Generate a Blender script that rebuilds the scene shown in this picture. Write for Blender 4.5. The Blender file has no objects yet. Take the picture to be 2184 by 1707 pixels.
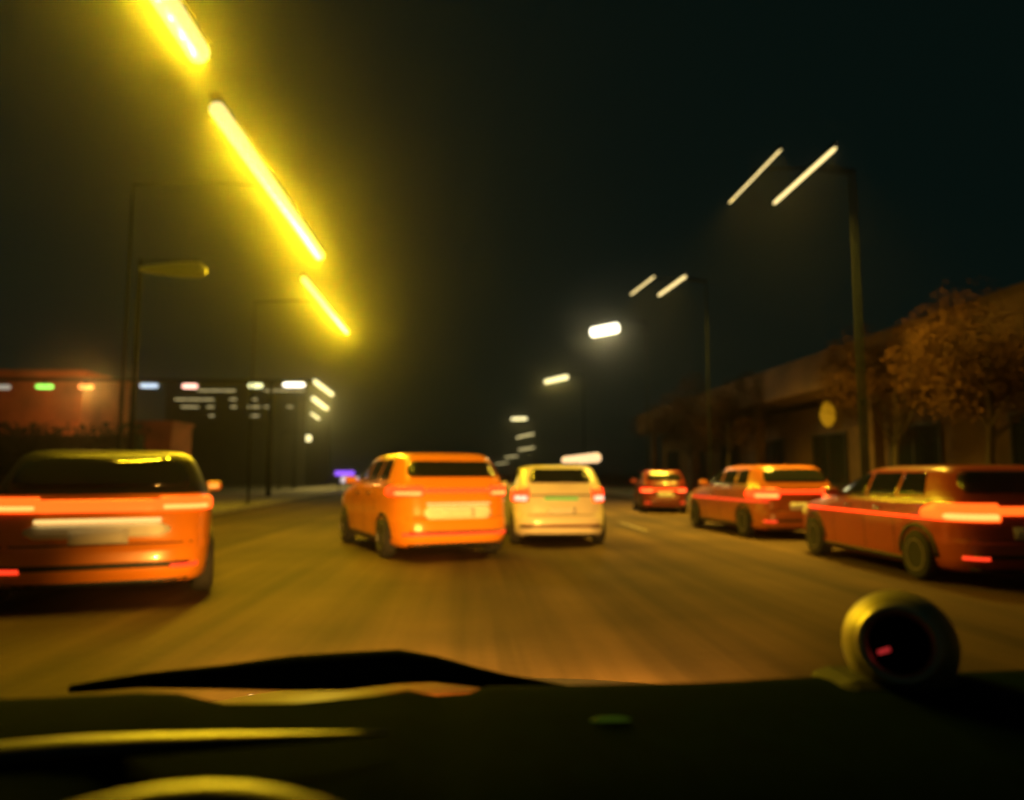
import bpy, bmesh, math, random
from mathutils import Vector, Matrix
random.seed(7)
R = math.radians
sc = bpy.context.scene
COL = sc.collection

# ------------------------------------------------------------------ camera
CAM = Vector((0, 0, 1.32))
F = 1578.0                                  # focal length in reference pixels (2184 wide)
PITCH, YAW = math.atan(.0992), math.atan(.0583 * math.cos(math.atan(.0992)))
cam_d = bpy.data.cameras.new('camera')
cam = bpy.data.objects.new('camera', cam_d); COL.objects.link(cam)
cam.location = CAM
cam.rotation_euler = (math.pi / 2 + PITCH, 0, -YAW)
cam_d.sensor_width = 36; cam_d.lens = 36 * F / 2184
cam_d.clip_start = .05; cam_d.clip_end = 3000
cam_d.dof.use_dof = True; cam_d.dof.focus_distance = 1.7; cam_d.dof.aperture_fstop = 1.8
sc.camera = cam
# ------------------------------------------------------------------ world: night sky
w = bpy.data.worlds.new('World'); sc.world = w; w.use_nodes = True
nt = w.node_tree; nt.nodes.clear()
out = nt.nodes.new('ShaderNodeOutputWorld'); bg = nt.nodes.new('ShaderNodeBackground')
sky = nt.nodes.new('ShaderNodeTexSky'); sky.sky_type = 'NISHITA'; sky.sun_disc = False
sky.sun_elevation = R(4); sky.sun_rotation = R(160)
mx = nt.nodes.new('ShaderNodeMix'); mx.data_type = 'RGBA'; mx.inputs[0].default_value = .93
mx.inputs[7].default_value = (.22, .85, .66, 1)
nt.links.new(sky.outputs[0], mx.inputs[6]); nt.links.new(mx.outputs[2], bg.inputs[0])
bg.inputs[1].default_value = .0055
nt.links.new(bg.outputs[0], out.inputs[0])
sun_d = bpy.data.lights.new('moonlight', 'SUN'); sun_d.energy = .002; sun_d.angle = R(.5); sun_d.color = (.8, 1, .95)
sun = bpy.data.objects.new('moonlight', sun_d); COL.objects.link(sun); sun.rotation_euler = (R(50), 0, R(-20))
# ------------------------------------------------------------------ exposure
sc.view_settings.view_transform = 'Standard'; sc.view_settings.look = 'None'
sc.view_settings.exposure = 0; sc.view_settings.gamma = 1
sc.view_settings.use_curve_mapping = False
sc.cycles.max_bounces = 6; sc.cycles.diffuse_bounces = 2; sc.cycles.glossy_bounces = 3
sc.cycles.volume_bounces = 0; sc.cycles.transmission_bounces = 2
sc.cycles.sample_clamp_indirect = 4
sc.cycles.use_denoising = True
LAMP_E = 60.0
HAZE = .0019

def P(px, py, depth):
    """the world point seen at reference pixel (px, py), `depth` metres down the road"""
    f = Vector((math.sin(YAW) * math.cos(PITCH), math.cos(YAW) * math.cos(PITCH), math.sin(PITCH)))
    r = Vector((math.cos(YAW), -math.sin(YAW), 0)); u = r.cross(f)
    d = f + r * ((px - 1092) / F) - u * ((py - 853.5) / F)
    return CAM + d * (depth / d.y)

# ------------------------------------------------------------------ materials
def mat(name, col, rough=.6, metal=0, spec=.5, emit=None, estr=0, coat=0, noise=None, bump=0, nscale=8, spread=.3):
    m = bpy.data.materials.new(name); m.use_nodes = True
    n = m.node_tree; b = n.nodes['Principled BSDF']
    b.inputs['Base Color'].default_value = (*col, 1)
    b.inputs['Roughness'].default_value = rough; b.inputs['Metallic'].default_value = metal
    b.inputs['Specular IOR Level'].default_value = spec
    b.inputs['Coat Weight'].default_value = coat; b.inputs['Coat Roughness'].default_value = .06
    if emit:
        b.inputs['Emission Color'].default_value = (*emit, 1); b.inputs['Emission Strength'].default_value = estr
    tc = n.nodes.new('ShaderNodeTexCoord'); tx = n.nodes.new('ShaderNodeTexNoise')
    tx.inputs['Scale'].default_value = nscale; tx.inputs['Detail'].default_value = 8
    n.links.new(tc.outputs['Object'], tx.inputs['Vector'])
    if spread and not emit:
        rp = n.nodes.new('ShaderNodeValToRGB')
        lo = [c * (1 - spread) for c in col]; hi = [min(1, c * (1 + spread)) for c in col]
        rp.color_ramp.elements[0].position = .3; rp.color_ramp.elements[1].position = .72
        rp.color_ramp.elements[0].color = (*lo, 1); rp.color_ramp.elements[1].color = (*hi, 1)
        n.links.new(tx.outputs['Fac'], rp.inputs[0]); n.links.new(rp.outputs[0], b.inputs['Base Color'])
    if bump:
        t2 = n.nodes.new('ShaderNodeTexNoise'); t2.inputs['Scale'].default_value = nscale * 30; t2.inputs['Detail'].default_value = 4
        n.links.new(tc.outputs['Object'], t2.inputs['Vector'])
        bp = n.nodes.new('ShaderNodeBump'); bp.inputs['Strength'].default_value = bump; bp.inputs['Distance'].default_value = .01
        n.links.new(t2.outputs['Fac'], bp.inputs['Height']); n.links.new(bp.outputs[0], b.inputs['Normal'])
    return m

SODIUM = (1, .62, .012)
POWER = dict(lens=(LAMP_E, SODIUM), lens_near=(80, SODIUM), lens_right=(270, (1, .6, .04)), lens_white=(45, (1, .8, .35)), lens2=(22, (1, .74, .18)), lens3=(9, (1, .72, .16)))
M = dict(
    asphalt=mat('asphalt', (.066, .04, .022), .8, nscale=.35, spread=.45, bump=.5, spec=.15),
    soil=mat('soil', (.05, .045, .035), .95, nscale=.5),
    pave=mat('pavement', (.2, .18, .15), .8, nscale=2, bump=.3),
    kerb=mat('kerb_stone', (.28, .26, .23), .75, nscale=3, bump=.2),
    paint=mat('road_paint', (.14, .11, .08), .6, nscale=5, spread=.6),
    pole=mat('lamp_pole_black_paint', (.006, .008, .008), .9, spec=.05),
    glass=mat('dark_car_glass', (.012, .014, .012), .06, spec=.6, spread=0),
    tyre=mat('tyre_rubber', (.018, .018, .018), .85),
    rim=mat('alloy_rim', (.45, .45, .44), .3, metal=1),
    chrome=mat('chrome', (.7, .68, .62), .12, metal=1, spread=0),
    blackp=mat('black_plastic', (.02, .02, .02), .5),
    plate=mat('plate_white', (.82, .82, .8), .4, spread=.05, emit=None),
    lens=mat('sodium_lens', (.1, .1, .08), .4, emit=(1, .82, .36), estr=.8),
    lens_near=mat('sodium_lens_dimmed', (.1, .1, .08), .4, emit=(1, .82, .38), estr=.7),
    lens_right=mat('sodium_lens_right', (.1, .1, .08), .4, emit=(1, .76, .3), estr=1.9),
    lens_white=mat('white_flood_lens', (.1, .1, .08), .4, emit=(1, .93, .7), estr=3.2),
    lens2=mat('warm_white_lens', (.1, .1, .08), .4, emit=(1, .86, .4), estr=2.0),
    lens3=mat('small_lens', (.1, .1, .08), .4, emit=(1, .82, .35), estr=1.2),
    dash=mat('dashboard_vinyl', (.002, .009, .010), .95, nscale=30, bump=.25, spread=.2, spec=.02),
    gloss=mat('satin_black', (.02, .02, .018), .4, spec=.8, spread=0),
    satin=mat('satin_metal_trim', (.6, .55, .36), .45, metal=1, spread=.05),
    olive=mat('satin_olive_trim', (.42, .37, .17), .5, metal=.5, spread=.1),
)
def asphalt_wear():
    n = M['asphalt'].node_tree; b = n.nodes['Principled BSDF']
    tc = n.nodes.new('ShaderNodeTexCoord'); mp = n.nodes.new('ShaderNodeMapping'); mp.inputs['Scale'].default_value = (1.5, .035, 1)
    tx = n.nodes.new('ShaderNodeTexNoise'); tx.inputs['Scale'].default_value = 1; tx.inputs['Detail'].default_value = 5; tx.inputs['Roughness'].default_value = .6
    n.links.new(tc.outputs['Object'], mp.inputs[0]); n.links.new(mp.outputs[0], tx.inputs['Vector'])
    rp = n.nodes.new('ShaderNodeValToRGB'); rp.color_ramp.elements[0].position = .34; rp.color_ramp.elements[1].position = .66
    rp.color_ramp.elements[0].color = (.45, .45, .45, 1); rp.color_ramp.elements[1].color = (1.5, 1.5, 1.5, 1)
    n.links.new(tx.outputs['Fac'], rp.inputs[0])
    old = b.inputs['Base Color'].links[0].from_socket
    mm = n.nodes.new('ShaderNodeMix'); mm.data_type = 'RGBA'; mm.blend_type = 'MULTIPLY'; mm.inputs[0].default_value = 1
    n.links.new(old, mm.inputs[6]); n.links.new(rp.outputs[0], mm.inputs[7]); n.links.new(mm.outputs[2], b.inputs['Base Color'])
asphalt_wear()
def emat(name, col, s): return mat(name, (.04, .04, .04), .35, emit=col, estr=s)
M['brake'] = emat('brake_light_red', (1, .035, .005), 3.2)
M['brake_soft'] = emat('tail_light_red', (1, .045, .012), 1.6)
M['brake_hot'] = emat('brake_light_core', (1, .2, .04), 4)
M['brake_orange'] = emat('orange_red_tail_glow', (1, .1, .008), 2.4)
M['lens_pale'] = emat('pale_lamp_lens', (1, .6, .4), 1.6)
M['plate_lamp'] = emat('plate_lamp_white', (1, .62, .18), 1.3)
M['plate_lit'] = mat('plate_lit', (.85, .85, .82), .4, spread=.05)

# ------------------------------------------------------------------ object helpers
def link(name, me, m=None, parent=None, loc=None):
    o = bpy.data.objects.new(name, me); COL.objects.link(o)
    if m and not me.materials: me.materials.append(m)
    if parent: o.parent = parent
    if loc is not None: o.location = loc
    return o
def tag(o, label, cat, group=None):
    o['label'] = label; o['category'] = cat
    if group: o['group'] = group
    return o
def thing(name, label, cat, loc=(0, 0, 0), rz=0, group=None):
    o = bpy.data.objects.new(name, None); COL.objects.link(o)
    o.location = loc; o.rotation_euler = (0, 0, rz); o.empty_display_size = .2
    return tag(o, label, cat, group)
def struct(o, kind='structure'): o['kind'] = kind; return o
def bm_obj(name, bm, m, parent=None, smooth=False, loc=None):
    me = bpy.data.meshes.new(name); bmesh.ops.recalc_face_normals(bm, faces=bm.faces); bm.to_mesh(me); bm.free()
    if smooth:
        for p in me.polygons: p.use_smooth = True
    return link(name, me, m, parent, loc)
def add_box(bm, c, s, rz=0, bev=0):
    r = bmesh.ops.create_cube(bm, size=1, matrix=Matrix.Translation(c) @ Matrix.Rotation(rz, 4, 'Z') @ Matrix.Diagonal((*s, 1)))
    if bev:
        es = list({e for v in r['verts'] for e in v.link_edges})
        bmesh.ops.bevel(bm, geom=es, offset=bev, segments=2, affect='EDGES', profile=.5)
    return bm
def box(name, c, s, m, parent=None, rz=0, bev=0):
    return bm_obj(name, add_box(bmesh.new(), c, s, rz, bev), m, parent)
def tube_mesh(bm, pts, rads, n=10, flat=1.0, caps=True):
    """tapered tube through pts; flat scales the radius along world z"""
    rings = []
    for i, p in enumerate(pts):
        p = Vector(p)
        a = Vector(pts[max(0, i - 1)]); b = Vector(pts[min(len(pts) - 1, i + 1)])
        t = (b - a).normalized()
        up = Vector((0, 0, 1)) if abs(t.z) < .9 else Vector((0, 1, 0))
        s = t.cross(up).normalized(); u = s.cross(t).normalized()
        r = rads[i] if hasattr(rads, '__len__') else rads
        rings.append([bm.verts.new(p + s * (r * math.cos(2 * math.pi * k / n)) + u * (r * flat * math.sin(2 * math.pi * k / n))) for k in range(n)])
    for a, b in zip(rings, rings[1:]):
        for k in range(n): bm.faces.new((a[k], a[(k + 1) % n], b[(k + 1) % n], b[k]))
    if caps: bm.faces.new(rings[0][::-1]); bm.faces.new(rings[-1])
    return bm
def tube(name, pts, rads, m, parent=None, n=10, flat=1.0):
    return bm_obj(name, tube_mesh(bmesh.new(), pts, rads, n, flat), m, parent, True)
def lathe_mesh(bm, prof, n=32, mtx=Matrix(), caps=True):
    """prof: (radius, axial) pairs, axis = local +Y"""
    rings = [[bm.verts.new(mtx @ Vector((r * math.cos(2 * math.pi * k / n), y, r * math.sin(2 * math.pi * k / n)))) for k in range(n)] for r, y in prof]
    for a, b in zip(rings, rings[1:]):
        for k in range(n): bm.faces.new((a[k], a[(k + 1) % n], b[(k + 1) % n], b[k]))
    if caps: bm.faces.new(rings[0][::-1]); bm.faces.new(rings[-1])
    return bm

# ------------------------------------------------------------------ ground and road
def sheet(name, x0, x1, y0, y1, z, m, nx=1, ny=1, parent=None):
    bm = bmesh.new()
    vs = [[bm.verts.new((x0 + (x1 - x0) * i / nx, y0 + (y1 - y0) * j / ny, z)) for i in range(nx + 1)] for j in range(ny + 1)]
    for j in range(ny):
        for i in range(nx): bm.faces.new((vs[j][i], vs[j][i + 1], vs[j + 1][i + 1], vs[j + 1][i]))
    return bm_obj(name, bm, m, parent)
def bend(y): return 0 if y < 60 else (y - 60) ** 2 * .00035          # the road curves gently to the right far ahead
def strip(name, x0, x1, y0, y1, z, m, h=0, step=6):
    bm = bmesh.new(); n = max(1, int((y1 - y0) / step)); rows = []
    for j in range(n + 1):
        y = y0 + (y1 - y0) * j / n; b = bend(y)
        r = [bm.verts.new((x0 + b, y, z + h)), bm.verts.new((x1 + b, y, z + h))]
        if h: r += [bm.verts.new((x1 + b, y, z)), bm.verts.new((x0 + b, y, z))]
        rows.append(r)
    for a, b in zip(rows, rows[1:]):
        k = len(a)
        for i in range(k if h else 1):
            bm.faces.new((a[i], a[(i + 1) % k], b[(i + 1) % k], b[i]))
    if h: bm.faces.new(rows[0]); bm.faces.new(rows[-1])
    return bm_obj(name, bm, m)
struct(sheet('ground', -700, 700, -40, 1400, -.16, M['soil']))
struct(strip('road', -8.2, 8.9, -20, 420, -.005, M['asphalt'], h=.005))
struct(strip('kerb', 8.9, 9.1, -20, 420, -.05, M['kerb'], h=.18))
struct(strip('kerb', -8.4, -8.2, -20, 420, -.05, M['kerb'], h=.18))
struct(strip('pavement', 9.1, 13.9, -20, 420, -.05, M['pave'], h=.17))
struct(strip('pavement', -14, -8.4, -20, 420, -.05, M['pave'], h=.17))
for lx in (4.1, -1.55):
    for k in range(14):
        y0 = 17 + k * 9
        struct(strip('lane_marking', lx - .06, lx + .06, y0, y0 + 3, .003, M['paint'], step=1.5))

# ------------------------------------------------------------------ street lamps
def street_lamp(p0, p1, width, lensm, label, side, pole_off=3.0, group='street lamps', thick=.10, twin=None):
    """a street lamp, its light trail built in as length from p0 to p1, on a tall pole"""
    p0, p1 = Vector(p0), Vector(p1); c = (p0 + p1) / 2
    base = Vector((c.x + side * pole_off, c.y, 0.1))
    t = thing('street_lamp', label, 'street lamp', base, 0, group)
    d = (p1 - p0); L = d.length; d.normalize()
    a, b = p0 - base, p1 - base; m = (a + b) / 2
    up = Vector((0, 0, 1))
    tube('lens', [a + d * 0, a + d * min(.12, L * .05), (a + b) / 2, b - d * min(.12, L * .05), b], [width * .2, width / 2, width / 2, width / 2, width * .2], lensm, t, 12)  # tube length carries the lamp's light trail
    E, colr = POWER[[k_ for k_, v_ in M.items() if v_ == lensm][0]]
    flux = E * L * max(.12, width) * 8.0
    if lensm in (M['lens'], M['lens_near']):            # added disc lights tilted towards the camera to strengthen the haze glow
        K = max(2, round(L / .5))
        for q in range(K):
            ld = bpy.data.lights.new('lamp_light', 'AREA'); ld.shape = 'DISK'; ld.size = .12; ld.color = colr; ld.energy = flux / K
            lo = bpy.data.objects.new('lamp_light', ld); COL.objects.link(lo); lo.parent = t
            lo.location = a + (b - a) * ((q + .5) / K) - up * (width / 2 + .055); lo.rotation_euler = (R(-48), 0, 0)
    else:
        ld = bpy.data.lights.new('lamp_light', 'AREA'); ld.shape = 'RECTANGLE'; ld.size = L; ld.size_y = max(.12, width); ld.color = colr; ld.energy = flux
        if lensm == M['lens_right']: ld.spread = R(118)
        lo = bpy.data.objects.new('lamp_light', ld); COL.objects.link(lo); lo.parent = t
        lo.location = (a + b) / 2 - up * (width / 2 + .02); lo.rotation_euler = (0, 0, math.atan2(d.y, d.x))
    h = up * (width * .5 + thick * .5 + .005)
    bm = bmesh.new(); tube_mesh(bm, [a + h, b + h], width * .42, 8, flat=thick / (width * .84)); bm_obj('housing', bm, M['pole'], t)
    top = m + up * (width * .5 + thick + .12)
    tube('pole', [(0, 0, -.12), (0, 0, 1), (0, 0, top.z - .6), (0, 0, top.z)], [.055, .045, .03, .025], M['pole'], t)
    tube('arm', [(0, 0, top.z - .05), (m.x * .5, 0, top.z + .05), (m.x, 0, top.z - .02), (m.x, 0, m.z + width * .5 + thick * .5)], [.03, .025, .022, .022], M['pole'], t)
    box('base_plate', (0, 0, .02), (.42, .42, .05), M['pole'], t, bev=.01)
    return t
LH = 6.7
def lamp_at(px, py):           # lamps hang 6.7 m above eye level; the pixel row gives the distance
    return P(px, py, 1578 * LH / (1010 - py))
G1, G2 = 'linear street lamps along the left kerb', 'street lamps along the right kerb'
n1 = lamp_at(430, 122)
street_lamp((n1.x, 8.6, n1.z), n1, .36, M['lens_near'], 'nearest yellow street lamp stretched into its light trail, running out of the top of the picture', -1, group=G1)
street_lamp(lamp_at(458, 226), lamp_at(683, 548), .31, M['lens'], 'yellow street lamp stretched into the longest light trail high on the left, second from the camera', -1, 3.6, G1)
street_lamp(lamp_at(647, 594), lamp_at(741, 710), .21, M['lens'], 'third yellow street lamp stretched into a light trail on the left, short and above the dark gap', -1, group=G1)
for (a, b, wd, lab) in (
    ((670, 813), (709, 842), .3, 'topmost of the cluster of small far street lamps on the left'),
    ((668, 850), (697, 872), .4, 'second lamp down in the cluster of small far lamps on the left'),
    ((664, 882), (681, 894), .25, 'third and smallest lamp down in the far left cluster')):
    street_lamp(lamp_at(*a), lamp_at(*b), wd, M['lens2'], lab, -1, 2.2, G1)
c = P(658, 935, 60)
street_lamp(c - Vector((.2, 0, 0)), c + Vector((.2, .1, 0)), .5, M['lens2'], 'round yellow lamp at the bottom of the far left cluster', -1, 2.2, G1)
for (a, b, wd, mt_, lab, off) in (  # thin tube of each pair stands in for the lamp's ghost reflection
    ((1555, 434), (1666, 319), .04, 'lens_right', 'thin ghost reflection of the near street lamp, built as a tube high on the right, left one of the pair', 2.4),
    ((1650, 435), (1783, 315), .085, 'lens_right', 'thick near street lamp stretched into its light trail high on the right, right one of the pair', 1.3),
    ((1345, 629), (1396, 590), .06, 'lens_right', 'thin ghost reflection of the second street lamp, built as a tube on the right, left one of its pair', 2.4),
    ((1404, 631), (1463, 589), .1, 'lens_right', 'thick second street lamp stretched into its light trail on the right, right one of its pair', 1.3),
    ((1262, 710), (1318, 699), .5, 'lens_white', 'large glaring white street lamp right of centre', 2),
    ((1163, 815), (1210, 804), .36, 'lens2', 'white street lamp head below the large glaring one', 2),
    ((1090, 894), (1124, 893), .36, 'lens2', 'flat lamp head above the white taxi and the far curve', 2),
    ((1102, 934), (1138, 925), .3, 'lens3', 'first of the thin far lamps stacked over the curve', 2),
    ((1106, 960), (1139, 955), .4, 'lens3', 'second of the thin far lamps stacked over the curve', 2)):
    p, q = lamp_at(*a), lamp_at(*b)
    if q.y > p.y + 12: q = P(b[0], b[1], p.y + 6)
    if q.y < p.y - 12: q = P(b[0], b[1], p.y - 6)
    street_lamp(p, q, wd, M[mt_], lab, 1, off, G2)
for px, py, y, lab in ((1091, 974, 260, 'third thin far lamp over the curve, just above the orange car roof'), (1070, 988, 330, 'lowest far lamp beside the orange car roof')):
    p = P(px - 14, py + 2, y); q = P(px + 14, py - 1, y)
    street_lamp(p, q, .4, M['lens3'], lab, 1, 2, G2)

# ------------------------------------------------------------------ cars
class Shell:
    """car body surface from stacked plan outlines: rows of (z, y_rear, y_front, half_width)"""
    def __init__(s, rows, n=6.0): s.rows = rows; s.n = n
    def at(s, z):
        r = s.rows
        if z <= r[0][0]: return r[0][1:]
        for i in range(len(r) - 1):
            if z <= r[i + 1][0]:
                t = (z - r[i][0]) / (r[i + 1][0] - r[i][0])
                def cm(k):                      # Catmull-Rom through the rows
                    p1, p2 = r[i][k], r[i + 1][k]
                    return p1 + (p2 - p1) * t
                return tuple(cm(k) for k in (1, 2, 3))
        return r[-1][1:]
    def rear(s, u, z, off=0):
        yr, yf, w = s.at(z); a = (yf - yr) / 2; yc = (yf + yr) / 2
        u = max(-.9999, min(.9999, u)); n = s.n
        return Vector((u * (w + off), yc - a * (1 - abs(u) ** n) ** (1 / n) - off, z))
    def front(s, u, z, off=0):
        yr, yf, w = s.at(z); a = (yf - yr) / 2; yc = (yf + yr) / 2
        u = max(-.9999, min(.9999, u)); n = s.n
        return Vector((u * (w + off), yc + a * (1 - abs(u) ** n) ** (1 / n) + off, z))
    def side(s, y, z, sd, off=0):
        yr, yf, w = s.at(z); a = (yf - yr) / 2; yc = (yf + yr) / 2
        v = max(-.9999, min(.9999, (y - yc) / a)); n = s.n
        return Vector((sd * (w * (1 - abs(v) ** n) ** (1 / n) + off), y, z))
    def body(s, name, m, parent, k=72, sub=3):
        bm = bmesh.new(); rings = []
        zs = []
        for a, b in zip(s.rows, s.rows[1:]):
            zs += [a[0] + (b[0] - a[0]) * i / sub for i in range(sub)]
        zs.append(s.rows[-1][0])
        for z in zs:
            yr, yf, w = s.at(z); a = (yf - yr) / 2; yc = (yf + yr) / 2; e = 2 / s.n; ring = []
            for i in range(k):
                t = 2 * math.pi * (i + .5) / k; c_, s_ = math.cos(t), math.sin(t)
                ring.append(bm.verts.new((w * math.copysign(abs(c_) ** e, c_), yc + a * math.copysign(abs(s_) ** e, s_), z)))
            rings.append(ring)
        for a, b in zip(rings, rings[1:]):
            for i in range(k): bm.faces.new((a[i], a[(i + 1) % k], b[(i + 1) % k], b[i]))
        bm.faces.new(rings[0][::-1]); bm.faces.new(rings[-1])
        return bm_obj(name, bm, m, parent, True)
def patch(name, fn, m, parent, nu=14, nv=6, th=.012, smooth=True):
    """closed thin solid: fn(a, b, off) with a, b in 0..1 and off the height above the body"""
    bm = bmesh.new()
    o = [[bm.verts.new(fn(i / nu, j / nv, th)) for i in range(nu + 1)] for j in range(nv + 1)]
    q = [[bm.verts.new(fn(i / nu, j / nv, -.006)) for i in range(nu + 1)] for j in range(nv + 1)]
    for j in range(nv):
        for i in range(nu):
            bm.faces.new((o[j][i], o[j][i + 1], o[j + 1][i + 1], o[j + 1][i])); bm.faces.new((q[j][i], q[j + 1][i], q[j + 1][i + 1], q[j][i + 1]))
    for i in range(nu):
        bm.faces.new((o[0][i + 1], o[0][i], q[0][i], q[0][i + 1])); bm.faces.new((o[nv][i], o[nv][i + 1], q[nv][i + 1], q[nv][i]))
    for j in range(nv):
        bm.faces.new((o[j][0], o[j + 1][0], q[j + 1][0], q[j][0])); bm.faces.new((o[j + 1][nu], o[j][nu], q[j][nu], q[j + 1][nu]))
    return bm_obj(name, bm, m, parent, smooth)
def rounded(b, k=.16, p=4): return 1 - k * abs(2 * b - 1) ** p
def rear_patch(name, S, u0, u1, z0, z1, m, parent, k=.0, th=.012, tilt=0, face='rear', **kw):
    f = S.rear if face == 'rear' else S.front
    def fn(a, b, off):
        c_, h = (u0 + u1) / 2, (u1 - u0) / 2 * rounded(b, k)
        u = c_ + h * (2 * a - 1)
        return f(u, z0 + (z1 - z0) * b + tilt * u, off)
    return patch(name, fn, m, parent, th=th, **kw)
def side_patch(name, S, sd, y0, y1, z0, z1, m, parent, slant0=0, slant1=0, th=.01, **kw):
    def fn(a, b, off):
        lo, hi = y0 + slant0 * b, y1 + slant1 * b
        return S.side(lo + (hi - lo) * a, z0 + (z1 - z0) * b, sd, off)
    return patch(name, fn, m, parent, th=th, **kw)
def wheel(parent, x, y, r, sd):
    prof = [(r * .62, -.1), (r * .9, -.105), (r * .985, -.075), (r, -.03), (r, .03), (r * .985, .075), (r * .9, .105), (r * .62, .1)]
    mtx = Matrix.Rotation(-math.pi / 2, 4, 'Z')
    wh = bm_obj('wheel', lathe_mesh(bmesh.new(), prof, 28, mtx), M['tyre'], parent, True, (x, y, r))
    bm = bmesh.new()
    lathe_mesh(bm, [(r * .6, -.04), (r * .62, .106), (r * .56, .106), (r * .54, .06), (r * .1, .055), (r * .09, .09), (r * .02, .095)], 28, mtx if sd > 0 else Matrix.Rotation(math.pi / 2, 4, 'Z'))
    for k in range(5):
        a = 2 * math.pi * k / 5
        add_box(bm, (sd * .082, 0, 0), (.03, .05, r * .2))
        bmesh.ops.rotate(bm, verts=bm.verts[-8:], cent=(0, 0, 0), matrix=Matrix.Rotation(0, 3, 'X'))
        bmesh.ops.translate(bm, verts=bm.verts[-8:], vec=(0, 0, r * .34))
        bmesh.ops.rotate(bm, verts=bm.verts[-8:], cent=(0, 0, 0), matrix=Matrix.Rotation(a, 3, 'X'))
    bm_obj('rim', bm, M['rim'], wh)
    return wh
HATCH = [(.17, .14, 4.22, .77), (.21, .05, 4.33, .82), (.30, .0, 4.38, .845), (.42, -.01, 4.4, .855), (.52, .0, 4.4, .86), (.58, .035, 4.4, .86), (.72, .05, 4.36, .86), (.84, .07, 4.2, .858),
         (.92, .09, 3.85, .85), (.98, .105, 3.4, .845), (1.06, .14, 3.12, .815), (1.14, .19, 2.95, .785), (1.26, .29, 2.7, .735), (1.36, .38, 2.45, .69), (1.41, .44, 2.32, .65), (1.445, .54, 2.18, .585), (1.462, .72, 1.98, .48), (1.47, 1.05, 1.7, .3)]
def scaled(rows, L, H, W, hip=None):
    sl, sh, sw = L / 4.4, H / 1.47, W / 1.72
    return [(z * sh, a * sl, b * sl, w_ * sw) for z, a, b, w_ in rows]
def car(name, label, loc, yaw, rows, paint, group=None, cat='car', n=6.0, bar=None, lightm=None, wheels=.315, plate=True, tail_h=(.80, 1.0), tailu=.56, glassz=(1.12, 1.385), chrome=True, glassu=.84, hot='brake_hot', roof=None):
    S = Shell(rows, n); H = rows[-1][0]; k = H / 1.47; L = rows[4][2]; W = max(r[3] for r in rows)
    t = thing(name, label, cat, loc, yaw, group)
    bo = S.body('body', paint, t)
    if roof:                                    # dimness of the upper body painted in as dark roof and pillars
        bo.data.materials.append(roof)
        for pl in bo.data.polygons:
            if pl.center.z > 1.045 * k: pl.material_index = 1
    rear_patch('rear_window', S, -glassu, glassu, glassz[0] * k, glassz[1] * k, M['glass'], t, k=.1, th=.008)
    rear_patch('windscreen', S, -.86, .86, 1.02 * k, 1.37 * k, M['glass'], t, k=.06, th=.006, face='front')
    for sd in (-1, 1):
        side_patch('side_window', S, sd, L * .16, L * .285, 1.07 * k, 1.37 * k, M['glass'], t, slant0=.12, th=.006)
        side_patch('side_window', S, sd, L * .30, L * .45, 1.05 * k, 1.37 * k, M['glass'], t, th=.006)
        side_patch('side_window', S, sd, L * .465, L * .66, 1.04 * k, 1.36 * k, M['glass'], t, slant1=-.5, th=.006)
        if chrome: side_patch('window_trim', S, sd, L * .13, L * .69, 1.015 * k, 1.035 * k, M['chrome'], t, th=.014, nv=2)
        side_patch('sill', S, sd, L * .24, L * .77, .2 * k, .27 * k, M['blackp'], t, th=.012, nv=2)
        for y in (.36, .53):
            side_patch('door_handle', S, sd, L * y, L * y + .18, .86 * k, .895 * k, M['chrome'], t, th=.03, nv=2, nu=4)
        for y in (.295, .46, .66):
            side_patch('door_seam', S, sd, L * y, L * y + .012, .3 * k, 1.0 * k, M['blackp'], t, th=.002, nu=2)
        bm = bmesh.new(); p = S.side(L * .64, 1.03 * k, sd)
        add_box(bm, p + Vector((sd * .12, 0, .04)), (.2, .1, .13), bev=.035); add_box(bm, p + Vector((sd * .02, 0, .02)), (.09, .05, .04))
        bm_obj('mirror', bm, paint, t)
        for y in (L * .19, L * .81):
            # dark wheel arch, then the wheel
            def arch(a, b, off, y=y, sd=sd):
                an = math.pi * a; rr = (wheels + .02) + .06 * b
                return S.side(y + rr * math.cos(an), max(.18, wheels + rr * math.sin(an)), sd, off)
            patch('wheel_arch', arch, M['blackp'], t, nu=16, nv=2, th=.012)
            wheel(t, sd * (W - .085), y, wheels, sd)
        z0, z1 = tail_h[0] * k, tail_h[1] * k
        u = (tailu, .985) if sd > 0 else (-.985, -tailu)
        lt = rear_patch('tail_light', S, u[0], u[1], z0, z1, lightm or M['brake'], t, th=.016, k=.08)
        hp = (u[0] + .03, u[1] - .06) if sd > 0 else (u[0] + .06, u[1] - .03)
        rear_patch('reversing_lens', S, hp[0], hp[1], z0 + .025, z0 + (z1 - z0) * .42, M[hot], lt, th=.024, k=.1)
        rear_patch('headlight', S, *((.6, .96) if sd > 0 else (-.96, -.6)), .66 * k, .8 * k, M['plate'], t, th=.01, face='front')
        rear_patch('bumper_reflector', S, *((.62, .86) if sd > 0 else (-.86, -.62)), .335 * k, .375 * k, M['brake_soft'] if bar else M['blackp'], t, th=.012, nv=2)
    if bar: rear_patch('tail_trail_bar', S, -tailu, tailu, bar[0] * k, bar[1] * k, lightm or M['brake'], t, th=.018, nv=3)  # bar shape carries the smeared streak of the tail lights
    else: rear_patch('tailgate_trim', S, -tailu, tailu, .905 * k, .93 * k, M['blackp'], t, th=.014, nv=2)
    rear_patch('bumper_slot', S, -.78, .78, .35 * k, .4 * k, M['blackp'], t, th=.008, nv=2)
    rear_patch('diffuser', S, -.8, .8, .17 * k, .235 * k, M['blackp'], t, th=.01, nv=2)
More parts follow.
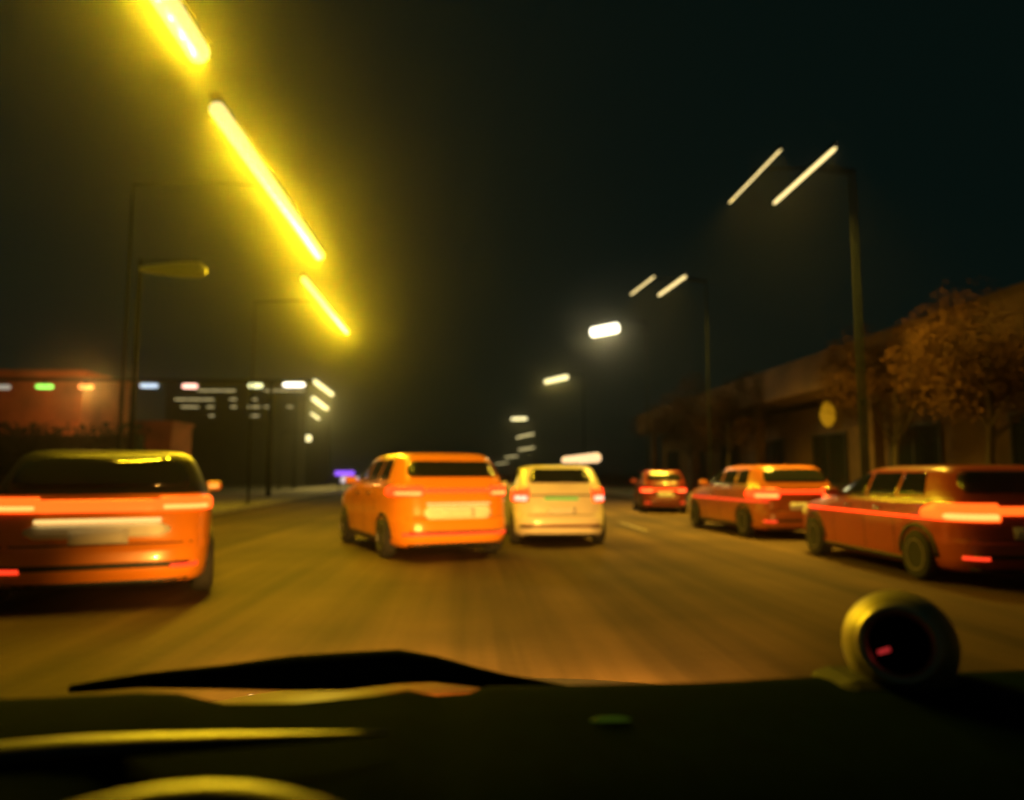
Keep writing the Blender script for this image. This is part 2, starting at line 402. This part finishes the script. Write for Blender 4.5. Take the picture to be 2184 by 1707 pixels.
    rear_patch('tailgate_seam', S, -.8, .8, .565 * k, .577 * k, M['blackp'], t, th=.004, nv=1)
    if plate:
        rear_patch('number_plate', S, -.26 / W, .26 / W, .56 * k + .02, .56 * k + .16, M['plate_lit'], t, th=.02, nv=2, nu=6)
    return t, S, k
def paint(name, col, rough=.28): return mat(name, col, rough, coat=.6, spread=.04, nscale=2, spec=.5)
PT = dict(cream=paint('taxi_cream_paint', (.84, .78, .62)), orange=paint('orange_paint', (.82, .27, .02)), amber=paint('amber_paint', (.78, .25, .018)),
          red=paint('red_paint', (.36, .06, .014)), rust=paint('rust_orange_paint', (.42, .12, .02)), dred=paint('dark_red_paint', (.22, .03, .02)))

# white taxi, the sharpest car
p = P(1198, 1100, 13.4)
t, S, k = car('taxi', 'small cream taxi with a lit roof sign, right of the orange people carrier', (p.x, 13.4, 0), R(0), scaled(HATCH, 4.3, 1.48, 1.76), PT['cream'], cat='taxi', tail_h=(.80, 1.05), tailu=.66, lightm=M['brake'], glassz=(1.14, 1.395), chrome=False, glassu=.72, hot='lens_pale')
rear_patch('green_strip', S, -.36, .36, .835, .895, emat('green_glow', (.35, .9, .08), .55), t, th=.016, nv=3, k=.1)
rear_patch('bumper_garnish', S, -.82, .82, .36, .405, mat('brown_bumper_strip', (.16, .03, .012), .5), t, th=.014, nv=2)
rear_patch('wiper', S, -.02, .3, 1.155, 1.172, M['blackp'], t, th=.03, nv=1)
bm = bmesh.new()
tube_mesh(bm, [(.12, .9, 1.57), (.17, .9, 1.575), (.5, .9, 1.6), (.82, .9, 1.625), (.88, .9, 1.63)], [.03, .07, .085, .095, .055], 16, flat=1)
sg = bm_obj('roof_sign', bm, emat('taxi_sign_glow', (1, .62, .3), 1.5), t, True)
bm = bmesh.new(); add_box(bm, (.3, .9, 1.49), (.3, .12, .06)); bm_obj('roof_sign_bracket', bm, M['blackp'], t)

# orange people carrier, swinging left
MPV = scaled([(z, y, f_, w_) for z, y, f_, w_ in HATCH], 4.6, 1.66, 1.98)
p = P(979, 1190, 11.5)
t, S, k = car('people_carrier', 'bright orange people carrier swinging left in front of the cream taxi', (p.x, 11.5, 0), R(21), MPV, PT['orange'], bar=(.905, .965), tail_h=(.86, 1.0), tailu=.55, lightm=M['brake'], glassz=(1.12, 1.34))
for sd in (-1, 1):
    tube('roof_rail', [S.side(1.3, 1.56, sd, .02), S.side(1.6, 1.6, sd, .03), S.side(2.6, 1.6, sd, .03), S.side(2.9, 1.56, sd, .02)], .022, M['chrome'], t)
rear_patch('plate_lamp', S, -.5, .5, .845, .868, M['plate_lamp'], t, th=.05, nv=1)
rear_patch('plate_glow_panel', S, -.55, .55, .63, .82, M['plate_lit'], t, th=.014, nv=3, k=.12)  # white panel stands in for the plate's smeared glow
rear_patch('bumper_light', S, -.82, .82, .385, .42, M['brake_soft'], t, th=.02, nv=2)

# left amber car
ROWS = scaled(HATCH, 4.5, 1.58, 2.14)
t, S, k = car('hatchback', 'amber hatchback with glowing red bar of drawn-out tail light, cut off by the left picture edge', (-3.66, 7.65, 0), R(20), ROWS, PT['amber'], bar=(.87, .985), tail_h=(.87, 1.01), tailu=.5, lightm=M['brake_orange'], glassz=(1.1, 1.38), roof=mat('dimmed_roof_paint', (.012, .012, .012), .4, spread=0, spec=.3))
rear_patch('plate_lamp', S, -.5, .5, .83, .868, M['plate_lamp'], t, th=.05, nv=1)
rear_patch('plate_glow_panel', S, -.6, .6, .68, .82, M['plate_lit'], t, th=.014, nv=3, k=.15)  # plate glow drawn out as a white panel

# right lane
t, S, k = car('saloon_car', 'near red car with chrome window trim running out of the right picture edge', (6.5, 8.2, 0), R(-1), scaled(HATCH, 4.6, 1.43, 1.85), PT['red'], bar=(.86, .96), tail_h=(.78, 1.0), tailu=.4, lightm=M['brake_orange'], group='cars in the right lane')
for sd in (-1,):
    side_patch('side_trail_strip', S, sd, .12, 3.9, .765, .79, M['brake'], t, th=.02, nv=2, nu=30)  # added glowing strip standing in for the red light trails
t, S, k = car('estate_car', 'rust orange car ahead of the near red car in the right lane', (6.7, 14.6, 0), R(3), scaled(HATCH, 4.6, 1.5, 1.8), PT['rust'], bar=(.9, .96), tailu=.5, group='cars in the right lane')
side_patch('side_trail_strip', S, -1, .12, 3.9, .74, .775, M['brake_soft'], t, th=.02, nv=2, nu=30)  # light trail again, added as a glowing strip
p = P(1420, 1095, 24.5)
t, S, k = car('small_car', 'small dark red car with a bright bar of drawn-out tail light, right of the taxi', (p.x, 24.5, 0), R(-8), scaled(HATCH, 3.9, 1.42, 1.55), PT['dred'], bar=(.78, .84), tail_h=(.72, .86), tailu=.5, group='cars in the right lane')

# ------------------------------------------------------------------ right-hand building with a deep canopy
wallm = mat('brown_render', (.075, .04, .018), .85, nscale=1.2, spread=.35, bump=.2)
canm = mat('canopy_concrete', (.1, .05, .02), .8, nscale=.7, spread=.45)
sh = thing('shop_building', 'long low brown building with a deep lit canopy on the right', 'building', (14, 12, .12))
box('wall', (4, 16, 1.9), (7.6, 52, 4.0), wallm, sh)
box('canopy', (1.2, 16, 4.75), (5.4, 53, 1.15), canm, sh, bev=.06)
box('parapet', (-1.3, 16, 5.44), (.2, 53, .2), canm, sh)
for i in range(9):
    y = -6 + i * 5.6
    wd = box('window', (.19, y, 1.75), (.06, 2.6, 1.9), M['glass'], sh)
    bm = bmesh.new()
    for dy in (-1.34, 0, 1.34): add_box(bm, (.15, y + dy, 1.75), (.09, .07, 2.05))
    for dz in (-1, 1): add_box(bm, (.155, y, 1.75 + dz), (.08, 2.6, .08))
    bm_obj('frame', bm, M['blackp'], wd)
for i in range(6):
    box('column', (-1.1, -8 + i * 9.4, 2.08), (.36, .36, 4.17), canm, sh, bev=.03)
leafm = mat('autumn_tree_leaves', (.05, .023, .008), .8, nscale=1.2, spread=.6, spec=.05)
barkm = mat('tree_bark', (.05, .035, .025), .9, nscale=6, bump=.5)
def street_tree(x, y, h, r, label, n=18000):
    t = thing('street_tree', label, 'tree', (x, y, .1), 0, 'small trees along the right pavement')
    tube('trunk', [(0, 0, -.1), (.03, 0, .7), (-.04, .05, 1.5), (.05, 0, h * .5), (.1, .1, h * .8)], [.14, .11, .09, .07, .03], barkm, t, 10)
    limbs = []
    for i in range(8):
        a = i * 2.4 + random.uniform(-.3, .3); z0 = h * random.uniform(.34, .5); rr = r * random.uniform(.5, .9); z1 = h * random.uniform(.5, .88)
        e = Vector((rr * math.cos(a), rr * math.sin(a), z1)); limbs.append(e)
        tube('limb', [(0, 0, z0), (e.x * .5, e.y * .5, z0 + (z1 - z0) * .6), e], [.045, .03, .01], barkm, t, 6)
    bm = bmesh.new()
    clumps = [(e * 1.0 + Vector([random.gauss(0, .3) for _ in range(3)]), random.uniform(.45, .9)) for e in limbs for _ in range(3)]
    clumps += [(Vector((random.gauss(0, r * .3), random.gauss(0, r * .3), h * random.uniform(.55, .93))), random.uniform(.5, .9)) for _ in range(8)]
    for i in range(n):
        c_, cr = random.choice(clumps)
        d = Vector([random.gauss(0, 1) for _ in range(3)]).normalized() * cr * random.uniform(.3, 1) ** .6
        c = c_ + d; a = Vector([random.gauss(0, 1) for _ in range(3)]).normalized(); b = a.orthogonal().normalized(); L = random.uniform(.028, .055)
        bm.faces.new([bm.verts.new(c + a * L), bm.verts.new(c + b * L * .55), bm.verts.new(c - a * L), bm.verts.new(c - b * L * .55)])
    bm_obj('crown', bm, leafm, t)
for x, y, h, r, lab in ((11.6, 15.8, 5.6, 2.1, 'brown leaved tree at the right picture edge, largest of its row'), (11.9, 20, 5.3, 1.9, 'second brown tree from the right edge, right of the amber wall lamp'),
                        (11.6, 32.5, 5.6, 2.2, 'third brown tree from the right edge, over the rust orange car'), (11.8, 39, 5.4, 2.3, 'farthest brown tree on the right, above the small dark red car')):
    street_tree(x, y, h, r, lab)
def wall_lamp(loc, s, label):
    t = thing('wall_lamp', label, 'wall lamp', loc)
    bm = bmesh.new(); lathe_mesh(bm, [(.015 * s, -.02), (.05 * s, .02 * s), (.085 * s, .09 * s), (.09 * s, .15 * s), (.07 * s, .23 * s), (.025 * s, .3 * s)], 16, Matrix.Rotation(math.pi / 2, 4, 'X')); bm_obj('shade', bm, emat('amber_lamp', (1, .46, .01), .36), t, True)
    box('bracket', (.12 * s, 0, .16 * s), (.16 * s, .05, .05), M['pole'], t)
p = P(1760, 888, 28)
wall_lamp((13.95, 28, p.z - .4), 3.2, 'glowing amber lamp under the canopy on the brown wall')

# ------------------------------------------------------------------ left-hand buildings
brick = mat('orange_brick_render', (.5, .15, .05), .85, nscale=.6, spread=.4, bump=.2)
darkw = mat('dark_facade', (.035, .035, .035), .7, nscale=.8)
def block(name, label, x0, x1, y0, y1, z1, m, z0=-.16):
    t = thing(name, label, 'building', ((x0 + x1) / 2, (y0 + y1) / 2, 0))
    w_, d_ = x1 - x0, y1 - y0
    box('wall', (0, 0, (z0 + z1) / 2), (w_, d_, z1 - z0), m, t)
    box('parapet', (0, 0, z1 + .12), (w_ + .3, d_ + .3, .24), m, t)
    return t, w_, d_
a = P(280, 800, 50); a.z = P(280, 800, 44).z
b1, w1, d1 = block('brick_building', 'orange lit building block at the far left behind the row of coloured lamps', a.x - 16, a.x, 44, 50, a.z, brick)
a = P(410, 905, 60); b = P(285, 905, 56); a.z = P(410, 905, 56).z
b2, w2, d2 = block('brick_annexe', 'low orange annexe beside the dark office with lit windows', b.x, a.x, 56, 60, a.z, brick)
for i in range(1): box('window', (0, -d2 / 2 + .01, 2), (1.1, .08, 1.2), M['glass'], b2)
a = P(355, 815, 95); b = P(655, 815, 95)
b3, w3, d3 = block('office_building', 'dark office block with thin rows of lit windows on the left', a.x, b.x, 95, 112, a.z, darkw)
winm = emat('dim_window_glow', (1, .8, .35), .6)
def win_px(x0, x1, y):
    p, q = P(x0, y, 94.9), P(x1, y, 94.9)
    n = max(1, round((q.x - p.x) / 1.6)); s = (q.x - p.x) / n
    for i in range(n):
        box('window', (p.x + s * (i + .5) - b3.location.x, 94.98 - b3.location.y, p.z), (s - .12, .1, .2), winm, b3)
for x0, x1, y in ((419, 503, 833), (563, 649, 833), (371, 457, 852), (489, 505, 852), (536, 550, 852), (385, 424, 868), (440, 457, 868), (491, 505, 868), (527, 555, 868), (563, 582, 868), (611, 625, 868), (445, 457, 887), (531, 553, 887)):
    win_px(x0, x1, y)
# gantry with coloured signal lamps
Y = 40
zb = P(300, 811, Y).z
ga = thing('overhead_gantry', 'dark overhead gantry carrying the row of coloured lamps on the left', 'gantry', (P(320, 811, Y).x, Y, 0))
x0 = P(-60, 811, Y).x - ga.location.x; x1 = P(668, 811, Y).x - ga.location.x
box('beam', ((x0 + x1) / 2, 0, zb), (x1 - x0, .16, .16), M['pole'], ga)
for x in (x0 + .3, x1 - 2.2): tube('post', [(x, 0, -.16), (x, 0, zb - .08)], [.14, .11], M['pole'], ga)
for px0, px1, py, col, s, lab in ((-10, 22, 826, (.5, .45, .35), .5, 'dim grey lamp at the left end of the coloured row'), (77, 114, 825, (.3, .9, .1), 1.3, 'green lamp in the row of coloured lamps'), (168, 199, 825, (1, .3, .06), 1.4, 'orange lamp beside the green one in the coloured row'),
                               (299, 337, 823, (.6, .75, .9), .8, 'bluish white lamp in the coloured row'), (389, 421, 824, (1, .5, .38), 1.7, 'pink lamp in the coloured row'), (530, 560, 823, (.9, .88, .4), 1.4, 'pale yellow lamp in the coloured row'), (604, 650, 821, (1, .9, .7), 2.4, 'brightest white lamp at the right end of the coloured row')):
    p, q = P(px0, py, Y - .0), P(px1, py, Y - .0); c = (p + q) / 2; hw = (q.x - p.x) / 2
    l = thing('signal_lamp', lab, 'lamp', (c.x, Y, c.z), 0, 'row of coloured lamps on the gantry')
    bm = bmesh.new(); tube_mesh(bm, [(-hw, 0, 0), (-hw * .8, 0, 0), (hw * .8, 0, 0), (hw, 0, 0)], [.06, .12, .12, .06], 12); bm_obj('lens', bm, emat('lamp_' + lab.split()[0], col, s * 1.7), l, True)
    box('hanger', (0, 0, .2), (.06, .06, .2), M['pole'], l)
    if lab.startswith('orange'):                        # added point light to brighten the brick wall, hung on the orange lamp
        ld = bpy.data.lights.new('lamp_light', 'POINT'); ld.energy = 520; ld.color = (1, .42, .08); ld.shadow_soft_size = .1
        lo = bpy.data.objects.new('lamp_light', ld); COL.objects.link(lo); lo.parent = l; lo.location = (0, .45, -.25)

# small roadside things
hedge = mat('dark_hedge_leaves', (.02, .028, .012), .8, nscale=4, spread=.5)
def hedge_row(label, x0, x1, y, h, d):
    bm = bmesh.new(); n = int((x1 - x0) * d * h * 130)
    for i in range(n):
        px, py, pz = random.uniform(x0, x1), y + random.gauss(0, d * .3), random.uniform(0, 1) ** .7 * h * (.85 + .15 * math.sin(random.uniform(0, 6)))
        c = Vector((px - (x0 + x1) / 2, py - y, pz)); a = Vector([random.gauss(0, 1) for _ in range(3)]).normalized() * .13; b = a.orthogonal().normalized() * .08
        bm.faces.new([bm.verts.new(c + a), bm.verts.new(c + b), bm.verts.new(c - a), bm.verts.new(c - b)])
    t = thing('hedge', label, 'hedge', ((x0 + x1) / 2, y, 0))
    bm_obj('foliage', bm, hedge, t); box('branches', (0, 0, h * .42), (x1 - x0, d * .5, h * .84), hedge, t)
hedge_row('dark clipped hedge in front of the orange lit building on the left', -30, -14.2, 33, 3.5, 1.2)
p = P(400, 576, 20)
t = thing('reflection_lantern', 'dull amber reflection built as a lantern on a black post, left of the long street lamps', 'lantern', (p.x, 20, 0))
tube('reflection_glow', [(-1.25, 0, p.z), (-.9, 0, p.z), (-.2, 0, p.z), (.35, 0, p.z), (.5, 0, p.z)], [.06, .13, .2, .22, .1], emat('dull_amber_glass', (1, .66, .02), .05), t)  # glowing body, post and bracket are made up to carry a dull reflection
tube('post', [(-1.3, .12, -.1), (-1.3, .12, p.z + .3)], [.08, .05], M['pole'], t)
tube('bracket', [(-1.3, .12, p.z + .27), (.3, .02, p.z + .27), (.3, 0, p.z + .16)], .025, M['pole'], t)
p = P(735, 1016, 52)
t = thing('lit_sign', 'small purple and white lit sign far off, left of the orange people carrier', 'sign', (p.x, 52, 0))
box('purple_panel', (0, 0, p.z + .2), (1.3, .1, .32), emat('purple_glow', (.3, .1, 1), 1.6), t, bev=.02)
box('white_panel', (.35, 0, p.z - .24), (1.2, .1, .4), emat('white_glow', (1, .8, .8), .9), t, bev=.02)
for x in (-.4, .5): box('leg', (x, .1, (p.z - .1) / 2), (.08, .08, p.z + .4), M['pole'], t)
for px, s_, lab in ((1523, .8, 'leftmost glowing bollard lamp on the right pavement'), (1583, 1.3, 'middle glowing bollard lamp on the right pavement'), (1614, 1.3, 'rightmost glowing bollard lamp on the right pavement')):
    y = 9.6 * 1578 / (px - 1000); p = P(px, 1051, y)
    t = thing('bollard_lamp', lab, 'bollard', (p.x, y, .12), 0, 'bollard lamps along the right pavement')
    tube('post', [(0, 0, 0), (0, 0, p.z - .2)], .09, M['pole'], t)
    tube('lens', [(0, 0, p.z - .2), (0, 0, p.z - .04)], .13, emat('bollard_glow', (1, .42, .12), s_), t)
    tube('cap', [(0, 0, p.z - .04), (0, 0, p.z)], [.14, .1], M['pole'], t)

# ------------------------------------------------------------------ our own car: dashboard, wiper, steering wheel, vent, bonnet, headlights
ego = thing('car', 'dark dashboard and bonnet of the car the picture is taken from', 'car', (0, 0, 0))
ridge = [(-250, 1500), (100, 1488), (300, 1478), (380, 1480), (480, 1502), (640, 1500), (800, 1484), (870, 1472), (930, 1484), (1000, 1478), (1040, 1463), (1200, 1462), (1500, 1456), (1790, 1441), (2000, 1436), (2300, 1425), (2600, 1420)]
prof = [(.1, -.12), (.05, -.05), (.02, -.012), (0, 0), (-.03, .003), (-.1, .0), (-.2, -.012), (-.29, -.03), (-.34, -.06), (-.37, -.12), (-.38, -.3)]
bm = bmesh.new(); rows = []
for px, py in ridge:
    p = P(px, py, .86); rows.append([bm.verts.new((p.x, p.y + dy, p.z + dz)) for dy, dz in prof])
for a, b in zip(rows, rows[1:]):
    for i in range(len(prof) - 1): bm.faces.new((a[i], a[i + 1], b[i + 1], b[i]))
bm_obj('dashboard', bm, M['dash'], ego, True)
wp = bm_obj('windscreen_wiper', tube_mesh(bmesh.new(), [P(x, y, .93) for x, y, _ in ((150, 1470, 0), (300, 1452, 0), (480, 1444, 0), (620, 1436, 0), (740, 1431, 0), (850, 1422, 0), (930, 1428, 0), (1010, 1444, 0), (1080, 1456, 0), (1220, 1475, 0))],
     [r_ * .93 / 1578 for r_ in (8, 14, 24, 34, 37, 34, 26, 20, 16, 10)], 10), M['dash'], ego, True)
tube('dashboard_trim', [P(x, y, .7) for x, y in ((-150, 1632), (0, 1612), (150, 1598), (320, 1588), (480, 1580), (640, 1573), (760, 1567), (830, 1564))], [r_ * .7 / 1578 for r_ in (40, 39, 38, 34, 26, 17, 10, 3)], M['gloss'], ego, 16, flat=.6)
# steering wheel, only the top of its rim is in view
c = P(430, 1725, .5)
bm = bmesh.new(); N = 48; ring = []
tilt = R(64)
for i in range(N):
    a = 2 * math.pi * i / N; rr = .19
    ctr = Vector((math.cos(a), -math.sin(a) * 0, 0))
    def pt(r_, h): return Vector((r_ * math.cos(a), r_ * math.sin(a) * math.sin(tilt) - h * math.cos(tilt), r_ * math.sin(a) * math.cos(tilt) + h * math.sin(tilt)))
    ring.append([bm.verts.new(pt(rr + .016 * math.cos(2 * math.pi * k / 12), .016 * math.sin(2 * math.pi * k / 12))) for k in range(12)])
for i in range(N):
    a, b = ring[i], ring[(i + 1) % N]
    for k in range(12): bm.faces.new((a[k], b[k], b[(k + 1) % 12], a[(k + 1) % 12]))
sw = bm_obj('steering_wheel', bm, M['gloss'], ego, True, (c.x, c.y - .19 * math.sin(tilt), c.z - .19 * math.cos(tilt)))
# round vent pod on the right
pc = P(1918, 1375, .8); back = (pc - CAM).normalized()
rot = Vector((0, 1, 0)).rotation_difference(back).to_matrix().to_4x4()
mt = Matrix.Translation(pc) @ rot
s = .8 / 1578
pod = bm_obj('air_vent', lathe_mesh(bmesh.new(), [(61 * s, .03), (61 * s, .004), (68 * s, -.002), (80 * s, -.003), (90 * s, .0), (104 * s, .014), (118 * s, .035), (120 * s, .07), (90 * s, .1)], 48, mt), M['olive'], ego, True)
bm_obj('vent_core', lathe_mesh(bmesh.new(), [(.001, .024), (60.5 * s, .024), (60.5 * s, .028)], 40, mt), M['dash'], pod)
bm_obj('bezel', lathe_mesh(bmesh.new(), [(61 * s, -.002), (67 * s, -.010), (77 * s, -.012), (86 * s, -.006), (84 * s, .002), (61 * s, -.002)], 48, mt, False), M['satin'], pod, True)
for k in range(-2, 3):
    bm = bmesh.new(); hw = math.sqrt(59 ** 2 - (k * 24) ** 2) * s
    add_box(bm, (0, .012, k * 24 * s), (hw * 2, .012, .0016)); bmesh.ops.transform(bm, matrix=mt, verts=bm.verts)
    bm_obj('vane', bm, M['dash'], pod)
bm = bmesh.new(); add_box(bm, (-34 * s, .003, -3 * s), (26 * s, .004, 9 * s), bev=.001); bmesh.ops.transform(bm, matrix=mt @ Matrix.Rotation(R(-20), 4, 'Y'), verts=bm.verts)
bm_obj('dash_glow', bm, emat('red_glint', (1, .05, .05), .4), pod)  # red glint put in as a small glowing slip
p = P(1940, 1620, .8)
box('vent_housing', (p.x, p.y + .04, p.z - .05), (.145, .1, .26), mat('housing_plastic', (.03, .032, .02), .7), ego, bev=.02)
bm = bmesh.new(); p = P(1302, 1536, .74); tube_mesh(bm, [p + Vector((-.02, 0, 0)), p + Vector((-.008, 0, 0.001)), p + Vector((.008, 0, .001)), p + Vector((.02, 0, 0))], [.0006, .0022, .0022, .0006], 8)
bm_obj('dash_glow', bm, emat('green_indicator', (.3, .6, .03), .06), ego, True)
# bonnet and front end, below the sight line
bm = bmesh.new()
sec = [(1.0, .93, .74), (1.3, .9, .78), (1.7, .84, .8), (2.1, .76, .8), (2.35, .66, .74), (2.45, .52, .7), (2.46, .3, .7)]
rows = []
for y, z, hw in sec:
    rows.append([bm.verts.new((hw * u, y - .12 * abs(u) ** 3, z - .05 * abs(u) ** 2.5)) for u in [i / 8 - 1 for i in range(17)]])
for a, b in zip(rows, rows[1:]):
    for i in range(16): bm.faces.new((a[i], a[i + 1], b[i + 1], b[i]))
bm_obj('bonnet', bm, paint('graphite_paint', (.03, .03, .03)), ego, True)
for sd in (-1, 1):
    hl = box('headlight', (sd * .58, 2.47, .56), (.26, .05, .12), emat('headlight_glow', (1, .8, .5), 3), ego, bev=.02)
    sd_ = bpy.data.lights.new('headlight_beam', 'SPOT'); sd_.energy = 4300; sd_.color = (1, .46, .07)
    sd_.spot_size = R(64); sd_.spot_blend = 1; sd_.shadow_soft_size = .06
    so = bpy.data.objects.new('headlight_beam', sd_); COL.objects.link(so); so.parent = ego
    so.location = (sd * .58, 2.52, .56); so.rotation_euler = (R(77), 0, R(6 if sd < 0 else -7))
# ------------------------------------------------------------------ haze
hz = box('haze', (0, 180, 8.4), (500, 560, 20), None)
hm = bpy.data.materials.new('haze'); hm.use_nodes = True; hn = hm.node_tree; hn.nodes.clear()
ho = hn.nodes.new('ShaderNodeOutputMaterial'); hv = hn.nodes.new('ShaderNodeVolumePrincipled')
hv.inputs['Color'].default_value = (.9, .92, .9, 1); hv.inputs['Density'].default_value = HAZE; hv.inputs['Anisotropy'].default_value = .96
hn.links.new(hv.outputs[0], ho.inputs['Volume'])
hz.data.materials.append(hm); struct(hz, 'stuff')
